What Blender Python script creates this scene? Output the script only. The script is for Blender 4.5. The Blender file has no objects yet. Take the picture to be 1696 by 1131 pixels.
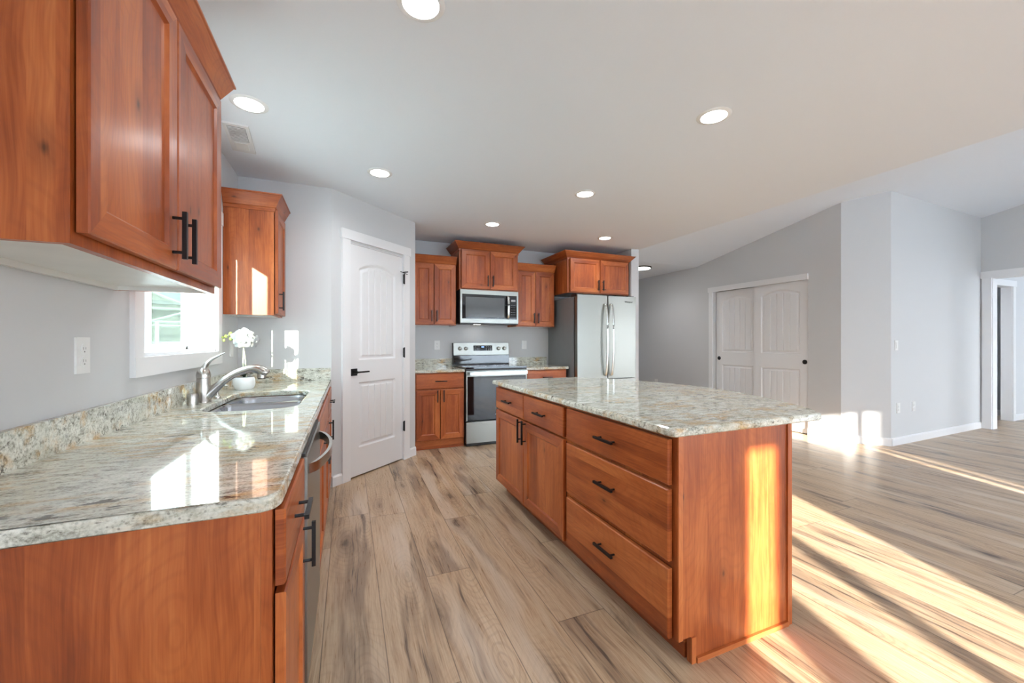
import bpy, bmesh, math, random
from mathutils import Vector, Matrix
random.seed(7)
PI = math.pi
C = bpy.context.scene.collection
SC = bpy.context.scene

# ------------------------------------------------------------------ camera, sky, sun, exposure
EYE = 1.21
cam_d = bpy.data.cameras.new('camera'); cam = bpy.data.objects.new('camera', cam_d); C.objects.link(cam)
cam_d.sensor_width = 36.0; cam_d.lens = 36.0 * 660.0 / 1696.0
cam_d.clip_start = 0.02; cam_d.clip_end = 400
YAW = math.atan(271 / 660.0)
cam.location = (0, 0, EYE); cam.rotation_euler = (PI / 2, 0, -YAW)
SC.camera = cam

W = bpy.data.worlds.new('sky'); SC.world = W; W.use_nodes = True
nt = W.node_tree; nt.nodes.clear()
wo = nt.nodes.new('ShaderNodeOutputWorld'); bg = nt.nodes.new('ShaderNodeBackground')
tc = nt.nodes.new('ShaderNodeTexCoord'); sx = nt.nodes.new('ShaderNodeSeparateXYZ')
cr = nt.nodes.new('ShaderNodeValToRGB')
nt.links.new(tc.outputs['Generated'], sx.inputs[0])
mr = nt.nodes.new('ShaderNodeMapRange'); mr.inputs[1].default_value = -1; mr.inputs[2].default_value = 1
nt.links.new(sx.outputs[2], mr.inputs[0]); nt.links.new(mr.outputs[0], cr.inputs[0])
el = cr.color_ramp.elements
el[0].position = 0.0; el[0].color = (.58, .60, .62, 1)
el[1].position = 1.0; el[1].color = (.55, .74, 1.0, 1)
for p, c in ((.49, (.62, .64, .66, 1)), (.505, (.94, .97, 1.0, 1)), (.62, (.78, .89, 1.0, 1))):
    e = el.new(p); e.color = c
nt.links.new(cr.outputs[0], bg.inputs[0]); bg.inputs[1].default_value = 16.0
nt.links.new(bg.outputs[0], wo.inputs[0])

SUN_DIR = Vector((.37, 1.0, -.245)).normalized()
sd = bpy.data.lights.new('sun', 'SUN'); sd.energy = 26.0; sd.angle = math.radians(.6); sd.color = (1.0, .93, .82)
so = bpy.data.objects.new('sun', sd); C.objects.link(so)
so.rotation_euler = SUN_DIR.to_track_quat('-Z', 'Y').to_euler(); so.location = (-4, -14, 6)

SC.view_settings.view_transform = 'Standard'; SC.view_settings.look = 'None'
SC.view_settings.gamma = 1.0; SC.view_settings.use_curve_mapping = False
SC.view_settings.exposure = 0.48
SC.cycles.use_denoising = True
SC.cycles.max_bounces = 10; SC.cycles.diffuse_bounces = 6; SC.cycles.glossy_bounces = 4
SC.cycles.transparent_max_bounces = 12
SC.cycles.sample_clamp_indirect = 6.0
SC.cycles.caustics_reflective = False; SC.cycles.caustics_refractive = False

# portals in the window openings, some of them added (they only steer sky sampling)
def portal(x, y, z, sx_, sz_, rot):
    d = bpy.data.lights.new('window_portal', 'AREA'); d.shape = 'RECTANGLE'; d.size = sx_; d.size_y = sz_
    d.cycles.is_portal = True
    o = bpy.data.objects.new('window_portal', d); C.objects.link(o); o.location = (x, y, z); o.rotation_euler = rot

# ------------------------------------------------------------------ node helper
class M:
    def __init__(s, name):
        s.m = bpy.data.materials.new(name); s.m.use_nodes = True
        s.t = s.m.node_tree; s.t.nodes.clear()
        s.out = s.n('ShaderNodeOutputMaterial'); s.b = s.n('ShaderNodeBsdfPrincipled')
        s.t.links.new(s.b.outputs[0], s.out.inputs[0])
    def n(s, k, **kw):
        x = s.t.nodes.new(k)
        for a, v in kw.items(): setattr(x, a, v)
        return x
    def put(s, sock, v):
        if isinstance(v, bpy.types.NodeSocket): s.t.links.new(v, sock)
        elif isinstance(v, (tuple, list)):
            sock.default_value = (*v, 1) if len(v) == 3 and sock.type == 'RGBA' else v
        else: sock.default_value = v
    def math(s, op, a, b=0.0, c=0.0, clamp=False):
        x = s.n('ShaderNodeMath', operation=op, use_clamp=clamp)
        s.put(x.inputs[0], a); s.put(x.inputs[1], b); s.put(x.inputs[2], c); return x.outputs[0]
    def obj(s): return s.n('ShaderNodeTexCoord').outputs['Object']
    def rnd(s): return s.n('ShaderNodeObjectInfo').outputs['Random']
    def sep(s, v):
        x = s.n('ShaderNodeSeparateXYZ'); s.put(x.inputs[0], v); return x.outputs
    def comb(s, a, b, c):
        x = s.n('ShaderNodeCombineXYZ'); s.put(x.inputs[0], a); s.put(x.inputs[1], b); s.put(x.inputs[2], c); return x.outputs[0]
    def noise(s, v, scale=1, detail=4, rough=.55, dist=0):
        x = s.n('ShaderNodeTexNoise'); s.put(x.inputs['Vector'], v); x.inputs['Scale'].default_value = scale
        x.inputs['Detail'].default_value = detail; x.inputs['Roughness'].default_value = rough
        x.inputs['Distortion'].default_value = dist; return x.outputs[0]
    def voro(s, v, scale=1, feat='F1', out='Distance', rand=1.0, dim='3D'):
        x = s.n('ShaderNodeTexVoronoi', feature=feat, voronoi_dimensions=dim); s.put(x.inputs['Vector'], v)
        x.inputs['Scale'].default_value = scale; x.inputs['Randomness'].default_value = rand; return x.outputs[out]
    def white(s, v):
        x = s.n('ShaderNodeTexWhiteNoise'); s.put(x.inputs['Vector'], v); return x.outputs[0]
    def ramp(s, f, stops):
        x = s.n('ShaderNodeValToRGB'); s.put(x.inputs[0], f); e = x.color_ramp.elements
        e[0].position, e[0].color = stops[0][0], (*stops[0][1], 1)
        e[1].position, e[1].color = stops[-1][0], (*stops[-1][1], 1)
        for p, c in stops[1:-1]:
            q = e.new(p); q.color = (*c, 1)
        return x.outputs[0]
    def mr(s, f, a, b, c=0.0, d=1.0):
        x = s.n('ShaderNodeMapRange'); x.clamp = True
        for i, v in enumerate((f, a, b, c, d)): s.put(x.inputs[i], v)
        return x.outputs[0]
    def mix(s, f, a, b, mode='MIX'):
        x = s.n('ShaderNodeMix', data_type='RGBA', blend_type=mode)
        s.put(x.inputs[0], f); s.put(x.inputs[6], a); s.put(x.inputs[7], b); return x.outputs[2]
    def bump(s, h, strength=.2, dist=.002):
        x = s.n('ShaderNodeBump'); x.inputs['Strength'].default_value = strength; x.inputs['Distance'].default_value = dist
        s.put(x.inputs['Height'], h); s.t.links.new(x.outputs[0], s.b.inputs['Normal'])
    def set(s, **kw):
        names = dict(col='Base Color', rough='Roughness', metal='Metallic', spec='Specular IOR Level', coat='Coat Weight',
                     coatr='Coat Roughness', em='Emission Color', ems='Emission Strength', trans='Transmission Weight',
                     ior='IOR', aniso='Anisotropic')
        for k, v in kw.items(): s.put(s.b.inputs[names[k]], v)
        return s.m

def plain(name, col, rough=.5, metal=0, var=0.03, scale=9, **kw):
    m = M(name); n = m.noise(m.obj(), scale, 3)
    f = m.mr(n, .3, .7, 1 - var, 1 + var)
    c = m.n('ShaderNodeVectorMath', operation='SCALE'); c.inputs[0].default_value = col; m.put(c.inputs[3], f)
    return m.set(col=c.outputs[0], rough=rough, metal=metal, **kw)

def paint(name, col, bump=.12, scale=160, rough=.55):
    m = M(name); n = m.noise(m.obj(), scale, 2)
    m.bump(n, bump, .0015)
    return m.set(col=col, rough=rough, spec=.35)

def wood(name, axis, tone=.95, stave=.105, along=None):
    """red-brown stained knotty alder, grain running along the given object axis"""
    m = M(name); o = m.sep(m.obj()); r = m.math('MULTIPLY', m.rnd(), 17.3)
    i = 'xyz'.index(axis); oth = [k for k in range(3) if k != i]
    g = o[i]
    if axis == 'z': a = m.math('ADD', o[0], o[1]); b = m.math('SUBTRACT', o[0], o[1])
    elif axis == 'x': a = o[2]; b = o[1]
    else: a = o[2]; b = o[0]
    a2 = m.math('ADD', a, r)
    st = m.math('FLOOR', m.math('DIVIDE', a2, stave))
    sv = m.white(m.comb(st, m.math('FLOOR', r), 3.0))
    off = m.math('MULTIPLY', sv, 7.0)
    gg = m.math('ADD', g, off)
    wob = m.noise(m.comb(m.math('MULTIPLY', a2, 3), m.math('MULTIPLY', gg, 2.2), off), 1, 2)
    a3 = m.math('ADD', a2, m.math('MULTIPLY', m.math('SUBTRACT', wob, .5), .05))
    fine = m.noise(m.comb(m.math('MULTIPLY', a3, 190), m.math('MULTIPLY', gg, 5), b), 1, 3, .6)
    ring = m.noise(m.comb(m.math('MULTIPLY', a3, 34), m.math('MULTIPLY', gg, 1.9), off), 1, 3, .55, .6)
    blot = m.noise(m.comb(m.math('MULTIPLY', a2, 7), m.math('MULTIPLY', gg, 2.6), off), 1, 3, .6)
    kd = m.voro(m.comb(m.math('MULTIPLY', a3, 4.2), m.math('MULTIPLY', gg, 1.9), off), 1, dim='2D')
    arch = m.math('SINE', m.math('MULTIPLY', m.math('ADD', kd, m.math('MULTIPLY', wob, .5)), 70))
    f = m.math('ADD', m.math('MULTIPLY', fine, .30), m.math('MULTIPLY', ring, .28))
    f = m.math('ADD', f, m.math('MULTIPLY', blot, .42))
    f = m.math('ADD', f, m.math('MULTIPLY', m.math('SUBTRACT', sv, .5), .20))
    t = tone
    col = m.ramp(f, [(.32, (.215 * t, .042 * t, .010 * t)), (.44, (.335 * t, .074 * t, .0165 * t)),
                     (.54, (.44 * t, .112 * t, .027 * t)), (.68, (.56 * t, .170 * t, .046 * t))])
    col = m.mix(m.mr(arch, .3, 1, 0, .13), col, (.17, .036, .011))
    kv = m.comb(m.math('MULTIPLY', a3, 5.2), m.math('MULTIPLY', gg, 2.6), m.math('ADD', off, 5))
    kk_ = m.voro(kv, 1, dim='2D')
    kn = m.math('ADD', kk_, m.math('MULTIPLY', m.math('SUBTRACT', fine, .5), .05))
    pick = m.mr(m.voro(kv, 1, out='Color', dim='2D'), .62, .66, 0, 1)
    col = m.mix(m.math('MULTIPLY', m.mr(kn, .05, .19, .40, 0), pick), col, (.15, .034, .012))
    col = m.mix(m.math('MULTIPLY', m.mr(kn, .01, .05, .75, 0), pick), col, (.045, .014, .008))
    m.bump(fine, .08, .001)
    return m.set(col=col, rough=m.mr(fine, .3, .7, .32, .42), spec=.38, coat=.16, coatr=.20)

def floor_mat():
    m = M('oak_plank_floor'); o = m.sep(m.obj())
    PW, PL = .2335, 1.52
    u = m.math('ADD', m.math('DIVIDE', m.math('SUBTRACT', o[0], .137), PW), 40)
    ix = m.math('FLOOR', u); fu = m.math('FRACT', u)
    sh = m.white(m.comb(ix, 1.7, 4.2))
    v = m.math('ADD', m.math('DIVIDE', o[1], PL), m.math('MULTIPLY', sh, 5)); v = m.math('ADD', v, 30)
    iy = m.math('FLOOR', v); fv = m.math('FRACT', v)
    r1 = m.white(m.comb(ix, iy, 0)); r2 = m.white(m.comb(ix, iy, 5.5))
    off = m.math('MULTIPLY', r1, 40)
    gx = m.math('ADD', o[0], off); gy = m.math('ADD', o[1], m.math('MULTIPLY', r2, 23))
    wob = m.noise(m.comb(m.math('MULTIPLY', gx, 4), m.math('MULTIPLY', gy, 1.6), 0), 1, 2)
    gx2 = m.math('ADD', gx, m.math('MULTIPLY', m.math('SUBTRACT', wob, .5), .07))
    def nz(kx, ky, z, d=3, r_=.55, src=gx2): return m.noise(m.comb(m.math('MULTIPLY', src, kx), m.math('MULTIPLY', gy, ky), m.math('ADD', off, z)), 1, d, r_)
    fine = nz(230, 8, 0, 3, .6)
    line = nz(70, 2.2, 3, 3, .6)
    kd = m.voro(m.comb(m.math('MULTIPLY', gx2, 3.4), m.math('MULTIPLY', gy, 1.15), off), 1, dim='2D')
    arch = m.math('SINE', m.math('MULTIPLY', m.math('ADD', kd, m.math('MULTIPLY', wob, .35)), 120))
    f = m.math('ADD', m.math('MULTIPLY', fine, .5), m.math('MULTIPLY', line, .5))
    col = m.ramp(f, [(.36, (.35, .225, .132)), (.46, (.47, .325, .200)), (.56, (.54, .39, .252)), (.68, (.60, .46, .32))])
    col = m.mix(m.math('MULTIPLY', m.mr(arch, .2, 1, 0, .30), m.mr(kd, .10, .5, 1, .15)), col, (.20, .13, .085))
    col = m.mix(m.mr(r1, 0, 1, 0, .22), col, (.46, .37, .28))
    cer = nz(7, .9, 12, 2, .5)
    col = m.mix(m.mr(cer, .54, .70, 0, .62), col, (.64, .55, .45))
    band = nz(9, 1.0, 7, 3, .6)
    bandf = m.mr(band, .52, .66, 0, .60)
    col = m.mix(bandf, col, (.165, .105, .072))
    streak = nz(42, 1.5, 9, 4, .65)
    col = m.mix(m.math('MULTIPLY', m.mr(streak, .55, .64, 0, .9), m.mr(band, .50, .62, 0, 1)), col, (.070, .046, .036))
    kn = m.math('ADD', kd, m.math('MULTIPLY', m.math('SUBTRACT', nz(30, 14, 4, 3), .5), .16))
    kc = m.voro(m.comb(m.math('MULTIPLY', gx2, 3.4), m.math('MULTIPLY', gy, 1.15), off), 1, out='Color', dim='2D')
    kp = m.mr(kc, .42, .75, 0, 1)
    col = m.mix(m.math('MULTIPLY', m.mr(kn, .06, .25, .55, 0), kp), col, (.16, .102, .070))
    col = m.mix(m.math('MULTIPLY', m.mr(m.math('ADD', kn, m.math('MULTIPLY', m.math('SUBTRACT', fine, .5), .10)), .015, .08, .85, 0), kp), col, (.050, .032, .024))
    # plank seams
    e1 = m.math('MINIMUM', fu, m.math('SUBTRACT', 1, fu)); e2 = m.math('MINIMUM', fv, m.math('SUBTRACT', 1, fv))
    seam = m.math('MINIMUM', m.math('MULTIPLY', e1, PW), m.math('MULTIPLY', e2, PL))
    col = m.mix(m.mr(seam, .0007, .0028, .75, 0), col, (.09, .06, .04))
    h = m.math('ADD', m.math('MULTIPLY', fine, .3), m.mr(seam, 0, .003, 0, 1))
    m.bump(h, .22, .0012)
    return m.set(col=col, rough=m.mr(fine, .3, .75, .26, .40), spec=.5)

def granite_mat(name, swirl=(1.0, 3.4, 3.4)):
    m = M(name); o = m.sep(m.obj())
    v = m.comb(m.math('MULTIPLY', o[0], swirl[0]), m.math('MULTIPLY', o[1], swirl[1]), m.math('MULTIPLY', o[2], swirl[2]))
    big = m.noise(v, 2.6, 4, .6)
    mid = m.noise(v, 19, 5, .68)
    fin = m.noise(m.obj(), 150, 3, .7)
    f = m.math('ADD', m.math('MULTIPLY', mid, .62), m.math('MULTIPLY', fin, .38))
    col = m.ramp(f, [(.35, (.16, .155, .13)), (.43, (.38, .38, .32)), (.495, (.60, .605, .53)), (.60, (.78, .785, .71))])
    gold = m.math('MULTIPLY', m.mr(big, .48, .60, 0, 1), m.mr(m.noise(v, 8, 5, .65), .44, .58, 0, .9))
    col = m.mix(gold, col, m.ramp(fin, [(.35, (.36, .215, .085)), (.65, (.70, .50, .26))]))
    grn = m.mr(m.noise(v, 3.3, 3), .50, .66, 0, .35)
    col = m.mix(grn, col, (.40, .385, .29))
    dk = m.math('MULTIPLY', m.mr(m.noise(v, 17, 6, .7), .545, .60, 0, 1), m.mr(m.noise(v, 4.2, 3), .50, .61, 0, 1))
    col = m.mix(m.math('MULTIPLY', dk, .88), col, (.05, .038, .030))
    sp = m.voro(m.obj(), 95)
    spk = m.math('MULTIPLY', m.mr(sp, .16, .28, 1, 0), m.mr(m.noise(m.obj(), 14, 3), .47, .57, 0, 1))
    col = m.mix(m.math('MULTIPLY', spk, .55), col, (.08, .06, .045))
    return m.set(col=col, rough=.05, spec=.8)

def steel(name, col=(.335, .335, .305), rough=.34, axis='z'):
    m = M(name); o = m.sep(m.obj())
    sc = {'x': (3, 900, 900), 'z': (900, 900, 3), 'y': (900, 3, 900)}[axis]
    n = m.noise(m.comb(*[m.math('MULTIPLY', o[k], sc[k]) for k in range(3)]), 1, 2)
    return m.set(col=col, metal=1.0, rough=rough)

def glass_mat(name, tint=(1, 1, 1), refl=.12):
    m = M(name); t = m.t
    tr = m.n('ShaderNodeBsdfTransparent'); tr.inputs[0].default_value = (*tint, 1)
    gl = m.n('ShaderNodeBsdfGlossy'); gl.inputs['Roughness'].default_value = .02
    fr = m.n('ShaderNodeFresnel'); fr.inputs[0].default_value = 1.45
    mx = m.n('ShaderNodeMixShader'); m.put(mx.inputs[0], m.math('MULTIPLY', fr.outputs[0], refl, clamp=True))
    t.links.new(tr.outputs[0], mx.inputs[1]); t.links.new(gl.outputs[0], mx.inputs[2]); t.links.new(mx.outputs[0], m.out.inputs[0])
    return m.m

def emit(name, col, s):
    m = M(name); return m.set(col=(.8, .8, .8), em=col, ems=s, rough=.4)

MAT = dict(
    wall=paint('wall_paint', (.615, .62, .628)),
    ceil=paint('ceiling_paint', (.78, .825, .885), .15, 110, .7),
    trim=paint('white_trim_paint', (.80, .80, .81), .02, 60, .35),
    door=paint('white_door_paint', (.78, .78, .79), .02, 60, .35),
    floor=floor_mat(),
    gran=granite_mat('granite_left', (1.0, 2.6, 2.6)),
    gran2=granite_mat('granite_island', (1.3, 2.4, 2.4)),
    wz=wood('alder_vertical', 'z'), wx=wood('alder_horizontal', 'x'), wy=wood('alder_depth', 'y'),
    wend=wood('alder_end_panel', 'z', .92, .115),
    wdark=plain('gap_shade_wood', (.10, .030, .012), .6),
    black=plain('matte_black_metal', (.018, .018, .020), .38, .6),
    white=plain('white_melamine', (.74, .74, .72), .4),
    steelz=steel('stainless_vertical', axis='z'), steelx=steel('stainless_horizontal', axis='x'),
    nickel=steel('brushed_nickel', (.50, .475, .44), .26, 'z'),
    steelb=steel('polished_handle_steel', (.66, .68, .66), .22),
    sinkst=steel('sink_steel', (.52, .53, .56), .24, 'x'),
    grey=plain('charcoal_enamel', (.19, .195, .205), .38),
    bglass=plain('black_glass', (.008, .008, .010), .05, 0, spec=.6),
    bplast=plain('black_plastic', (.015, .015, .016), .4),
    screen=plain('microwave_window', (.10, .105, .11), .10),
    porc=plain('white_ceramic', (.82, .83, .84), .2),
    plate=plain('white_plate_plastic', (.80, .80, .79), .3),
    slot=plain('outlet_slot', (.05, .05, .05), .5),
    lens=emit('lamp_lens', (1, .97, .92), 9.0),
    petal=plain('orchid_petal', (.66, .66, .67), .6),
    bud=plain('orchid_bud', (.50, .60, .16), .5), stem=plain('orchid_stem', (.70, .72, .50), .5),
    leaf=plain('orchid_leaf', (.06, .085, .05), .35), soil=plain('moss', (.05, .05, .03), .9),
    pane=glass_mat('window_pane'), pane_tint=glass_mat('tinted_window_pane', (.74, .80, .76)),
    vinyl=plain('white_vinyl', (.82, .82, .82), .3),
    siding=plain('sage_siding', (.015, .022, .018), .7), htrim=plain('house_trim', (.045, .056, .049), .6),
    hwhite=plain('sun_blocker_pale', (.80, .80, .79), .7),
    roofm=plain('grey_roof', (.012, .018, .017), .8, var=.15),
    grass=plain('outside_ground', (.55, .55, .53), .9, var=.15, scale=2),
    blue=emit('blue_display', (.15, .4, 1.0), 2.0),
    dim=plain('printed_symbols', (.45, .46, .48), .5),
    ventdark=plain('vent_shadow', (.16, .16, .16), .6),
)

# ------------------------------------------------------------------ mesh helpers
def bx(bm, x0, x1, y0, y1, z0, z1, mi=0):
    v = [bm.verts.new((x, y, z)) for z in (z0, z1) for y in (y0, y1) for x in (x0, x1)]
    for q in ((0, 2, 3, 1), (4, 5, 7, 6), (0, 1, 5, 4), (2, 6, 7, 3), (0, 4, 6, 2), (1, 3, 7, 5)):
        f = bm.faces.new([v[i] for i in q]); f.material_index = mi

def box(*a):
    bm = bmesh.new(); bx(bm, *a); return bm

def mk(name, bm, mats, parent=None, bevel=0, smooth=False, loc=None, rotz=0, seg=2):
    if bevel:
        es = [e for e in bm.edges if len(e.link_faces) == 2 and e.calc_face_angle(0) > .5]
        bmesh.ops.bevel(bm, geom=es, offset=bevel, segments=seg, affect='EDGES', profile=.6, clamp_overlap=True)
    bmesh.ops.recalc_face_normals(bm, faces=bm.faces)
    me = bpy.data.meshes.new(name); bm.to_mesh(me); bm.free()
    if not isinstance(mats, (list, tuple)): mats = [mats]
    for x in mats: me.materials.append(MAT[x] if isinstance(x, str) else x)
    if smooth:
        for p in me.polygons: p.use_smooth = True
        try: me.set_sharp_from_angle(angle=math.radians(smooth if smooth > 1 else 40))
        except Exception: pass
    o = bpy.data.objects.new(name, me); C.objects.link(o)
    if parent: o.parent = parent
    if loc is not None: o.location = loc
    if rotz: o.rotation_euler[2] = rotz
    return o

def struct(o):
    o['kind'] = 'structure'; return o

def thing(name, label, cat, loc=(0, 0, 0), rotz=0, group=None):
    o = bpy.data.objects.new(name, None); C.objects.link(o); o.empty_display_size = .1
    o.location = loc; o.rotation_euler = (0, 0, rotz); o['label'] = label; o['category'] = cat
    if group: o['group'] = group
    return o

def shell(name, loc=(0, 0, 0), rotz=0):
    o = bpy.data.objects.new(name, None); C.objects.link(o); o.empty_display_size = .1
    o.location = loc; o.rotation_euler = (0, 0, rotz); o['kind'] = 'structure'; return o

def dup(root, loc, rotz, label=None, group=None):
    r = root.copy(); C.objects.link(r); r.location = loc; r.rotation_euler = (0, 0, rotz)
    if label: r['label'] = label
    if group: r['group'] = group
    for ch in list(root.children):
        c = ch.copy(); C.objects.link(c); c.parent = r
        for g in ch.children:
            d = g.copy(); C.objects.link(d); d.parent = c
    return r

def prism(pts, axis, a, b, bm=None):
    """extrude polygon pts (in the two other axes, ordered) from a to b along axis"""
    bm = bm or bmesh.new()
    def P(p, t):
        return {'x': (t, p[0], p[1]), 'y': (p[0], t, p[1]), 'z': (p[0], p[1], t)}[axis]
    A = [bm.verts.new(P(p, a)) for p in pts]; B = [bm.verts.new(P(p, b)) for p in pts]
    bm.faces.new(A[::-1]); bm.faces.new(B)
    for i in range(len(pts)):
        j = (i + 1) % len(pts); bm.faces.new((A[i], A[j], B[j], B[i]))
    return bm

def lathe(prof, cx=0, cy=0, n=32, bm=None, axis='z', cap=True):
    bm = bm or bmesh.new(); rings = []
    for r, z in prof:
        ring = []
        for k in range(n):
            a = 2 * PI * k / n; c, s_ = r * math.cos(a), r * math.sin(a)
            p = {'z': (cx + c, cy + s_, z), 'y': (cx + c, z, cy + s_), 'x': (z, cx + c, cy + s_)}[axis]
            ring.append(bm.verts.new(p))
        rings.append(ring)
    for a, b in zip(rings, rings[1:]):
        for k in range(n):
            bm.faces.new((a[k], a[(k + 1) % n], b[(k + 1) % n], b[k]))
    if cap:
        bm.faces.new(rings[0][::-1]); bm.faces.new(rings[-1])
    return bm

def tube(path, radii, n=14, bm=None, flat=None):
    """skin a path with circular (or flattened) sections"""
    bm = bm or bmesh.new(); P = [Vector(p) for p in path]; rings = []
    up = Vector((0, 0, 1))
    for i, p in enumerate(P):
        t = (P[min(i + 1, len(P) - 1)] - P[max(i - 1, 0)]).normalized()
        s_ = t.cross(up)
        if s_.length < .05: s_ = t.cross(Vector((0, 1, 0)))
        s_.normalize(); u = s_.cross(t).normalized()
        r = radii[i] if isinstance(radii, list) else radii
        ra, rb = r if isinstance(r, tuple) else (r, r)
        rings.append([bm.verts.new(p + s_ * ra * math.cos(2 * PI * k / n) + u * rb * math.sin(2 * PI * k / n)) for k in range(n)])
    for a, b in zip(rings, rings[1:]):
        for k in range(n): bm.faces.new((a[k], a[(k + 1) % n], b[(k + 1) % n], b[k]))
    bm.faces.new(rings[0][::-1]); bm.faces.new(rings[-1]); return bm

def smooth_path(pts, k=6):
    out = []
    P = [Vector(p) for p in pts]
    for i in range(len(P) - 1):
        p0 = P[max(i - 1, 0)]; p1 = P[i]; p2 = P[i + 1]; p3 = P[min(i + 2, len(P) - 1)]
        for j in range(k):
            t = j / k
            out.append(.5 * ((2 * p1) + (p2 - p0) * t + (2 * p0 - 5 * p1 + 4 * p2 - p3) * t * t + (3 * p1 - p0 - 3 * p2 + p3) * t ** 3))
    out.append(P[-1]); return out

def lerp_list(vals, k=6):
    out = []
    for i in range(len(vals) - 1):
        for j in range(k):
            t = j / k; a, b = vals[i], vals[i + 1]
            out.append(tuple(x * (1 - t) + y * t for x, y in zip(a, b)) if isinstance(a, tuple) else a * (1 - t) + b * t)
    out.append(vals[-1]); return out

def offset_loop(pts, d):
    n = len(pts); out = []
    for i in range(n):
        a = Vector(pts[i - 1]); b = Vector(pts[i]); c = Vector(pts[(i + 1) % n])
        e1 = (b - a).normalized(); e2 = (c - b).normalized()
        n1 = Vector((-e1.y, e1.x)); n2 = Vector((-e2.y, e2.x))
        m = (n1 + n2); m = m / max(.3, m.dot(n1)) if m.length > 1e-6 else n1
        out.append(b + m * d)
    return out

def area2(p): return sum(p[i - 1][0] * p[i][1] - p[i][0] * p[i - 1][1] for i in range(len(p))) / 2

def slab(outer, holes, z0, z1, r=.008):
    """stone slab with softened upper and lower edges and cut-outs"""
    if area2(outer) < 0: outer = outer[::-1]
    loops = [outer] + [h if area2(h) < 0 else h[::-1] for h in holes]
    bm = bmesh.new(); tops = []; bots = []
    for L in loops:
        rings = []
        for d, z in ((r * .6, z0), (0, z0 + r * .5), (0, z1 - r), (r * .3, z1 - r * .3), (r, z1)):
            rings.append([bm.verts.new((p[0], p[1], z)) for p in offset_loop(L, d)])
        for a, b in zip(rings, rings[1:]):
            for k in range(len(L)): bm.faces.new((a[k], a[(k + 1) % len(L)], b[(k + 1) % len(L)], b[k]))
        tops.append(rings[-1]); bots.append(rings[0])
    for grp in (tops, bots):
        es = []
        for ring in grp:
            for k in range(len(ring)):
                e = bm.edges.get((ring[k], ring[(k + 1) % len(ring)])) or bm.edges.new((ring[k], ring[(k + 1) % len(ring)]))
                es.append(e)
        bmesh.ops.triangle_fill(bm, edges=es, use_beauty=True)
    return bm

def round_poly(pts, r, k=5):
    out = []
    n = len(pts)
    for i in range(n):
        a = Vector(pts[i - 1]); b = Vector(pts[i]); c = Vector(pts[(i + 1) % n])
        rr = r[i] if isinstance(r, (list, tuple)) else r
        rr = min(rr, (a - b).length * .45, (c - b).length * .45)
        p = b + (a - b).normalized() * rr; q = b + (c - b).normalized() * rr
        for j in range(k + 1):
            t = j / k; out.append(((1 - t) ** 2 * p + 2 * t * (1 - t) * b + t * t * q)[:])
    return [tuple(p) for p in out]

# ------------------------------------------------------------------ walls
def wall(name, p0, p1, th, top0=2.48, top1=2.48, holes=(), mat='wall', mid=None):
    """wall from p0 to p1, its room face on that line and its thickness to the right of p0->p1 (negative: left)"""
    d = Vector((p1[0] - p0[0], p1[1] - p0[1])); L = d.length; ang = math.atan2(d.y, d.x)
    pts = [(0, top0), (L, top1)]
    if mid: pts = [(0, top0)] + [(m_[0], m_[1]) for m_ in mid] + [(L, top1)]
    def top(s_):
        for a, b in zip(pts, pts[1:]):
            if a[0] <= s_ <= b[0] + 1e-9: return a[1] + (b[1] - a[1]) * (s_ - a[0]) / (b[0] - a[0])
        return top1
    cuts = sorted(set([round(x, 5) for x in [0, L] + [p[0] for p in pts] + [h[0] for h in holes] + [h[1] for h in holes]]))
    bm = bmesh.new(); y0, y1 = (-th, 0) if th > 0 else (0, -th)
    for a, b in zip(cuts, cuts[1:]):
        if b - a < 1e-4: continue
        c = (a + b) / 2; hs = sorted([h for h in holes if h[0] <= c <= h[1]], key=lambda h: h[2]); z = 0.0
        for h in hs:
            if h[2] > z + 1e-4: bx(bm, a, b, y0, y1, z, h[2])
            z = h[3]
        prism([(a, z), (b, z), (b, top(b)), (a, top(a))], 'y', y0, y1, bm)
    o = mk(name, bm, mat, loc=(p0[0], p0[1], 0), rotz=ang); struct(o); return o

XL = -.785; YE = 3.63; YB = 5.08; XC = 3.72; XCL = 5.50; XR = 8.20; YR = -4.0; ZC = 2.48
def vz(y): return ZC + .189 * (5.1 - y) if y > .55 else ZC + .189 * 4.55 * (y - YR) / 4.55
D0 = Vector((-.13, YE)); D1 = Vector((.66, 4.33)); DL = (D1 - D0).length; DA = math.atan2(D1.y - D0.y, D1.x - D0.x)

struct(mk('floor', box(XL - .2, 13, YR - .2, 9.2, -.06, 0), 'floor'))
# flat kitchen and hall ceiling, and the vault over the great room
bm = bmesh.new(); bx(bm, XL - .2, XC, YR - .2, 5.2, ZC, ZC + .04); bx(bm, XC, XCL + .2, 5.1, 9.2, ZC, ZC + .04)
struct(mk('ceiling', bm, 'ceil'))
bm = prism([(YR - .2, vz(YR)), (.55, vz(.55)), (5.1, ZC), (5.1, ZC + .05), (.55, vz(.55) + .05), (YR - .2, vz(YR) + .05)], 'x', XC, XR + .02)
struct(mk('ceiling', bm, 'ceil'))
bm = prism([(YR - .2, ZC + .012), (5.0, ZC + .012), (.55, vz(.55) + .02), (YR - .2, vz(YR) + .01)], 'x', XC - .08, XC - .002)
struct(mk('wall_soffit', bm, 'ceil'))

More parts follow.
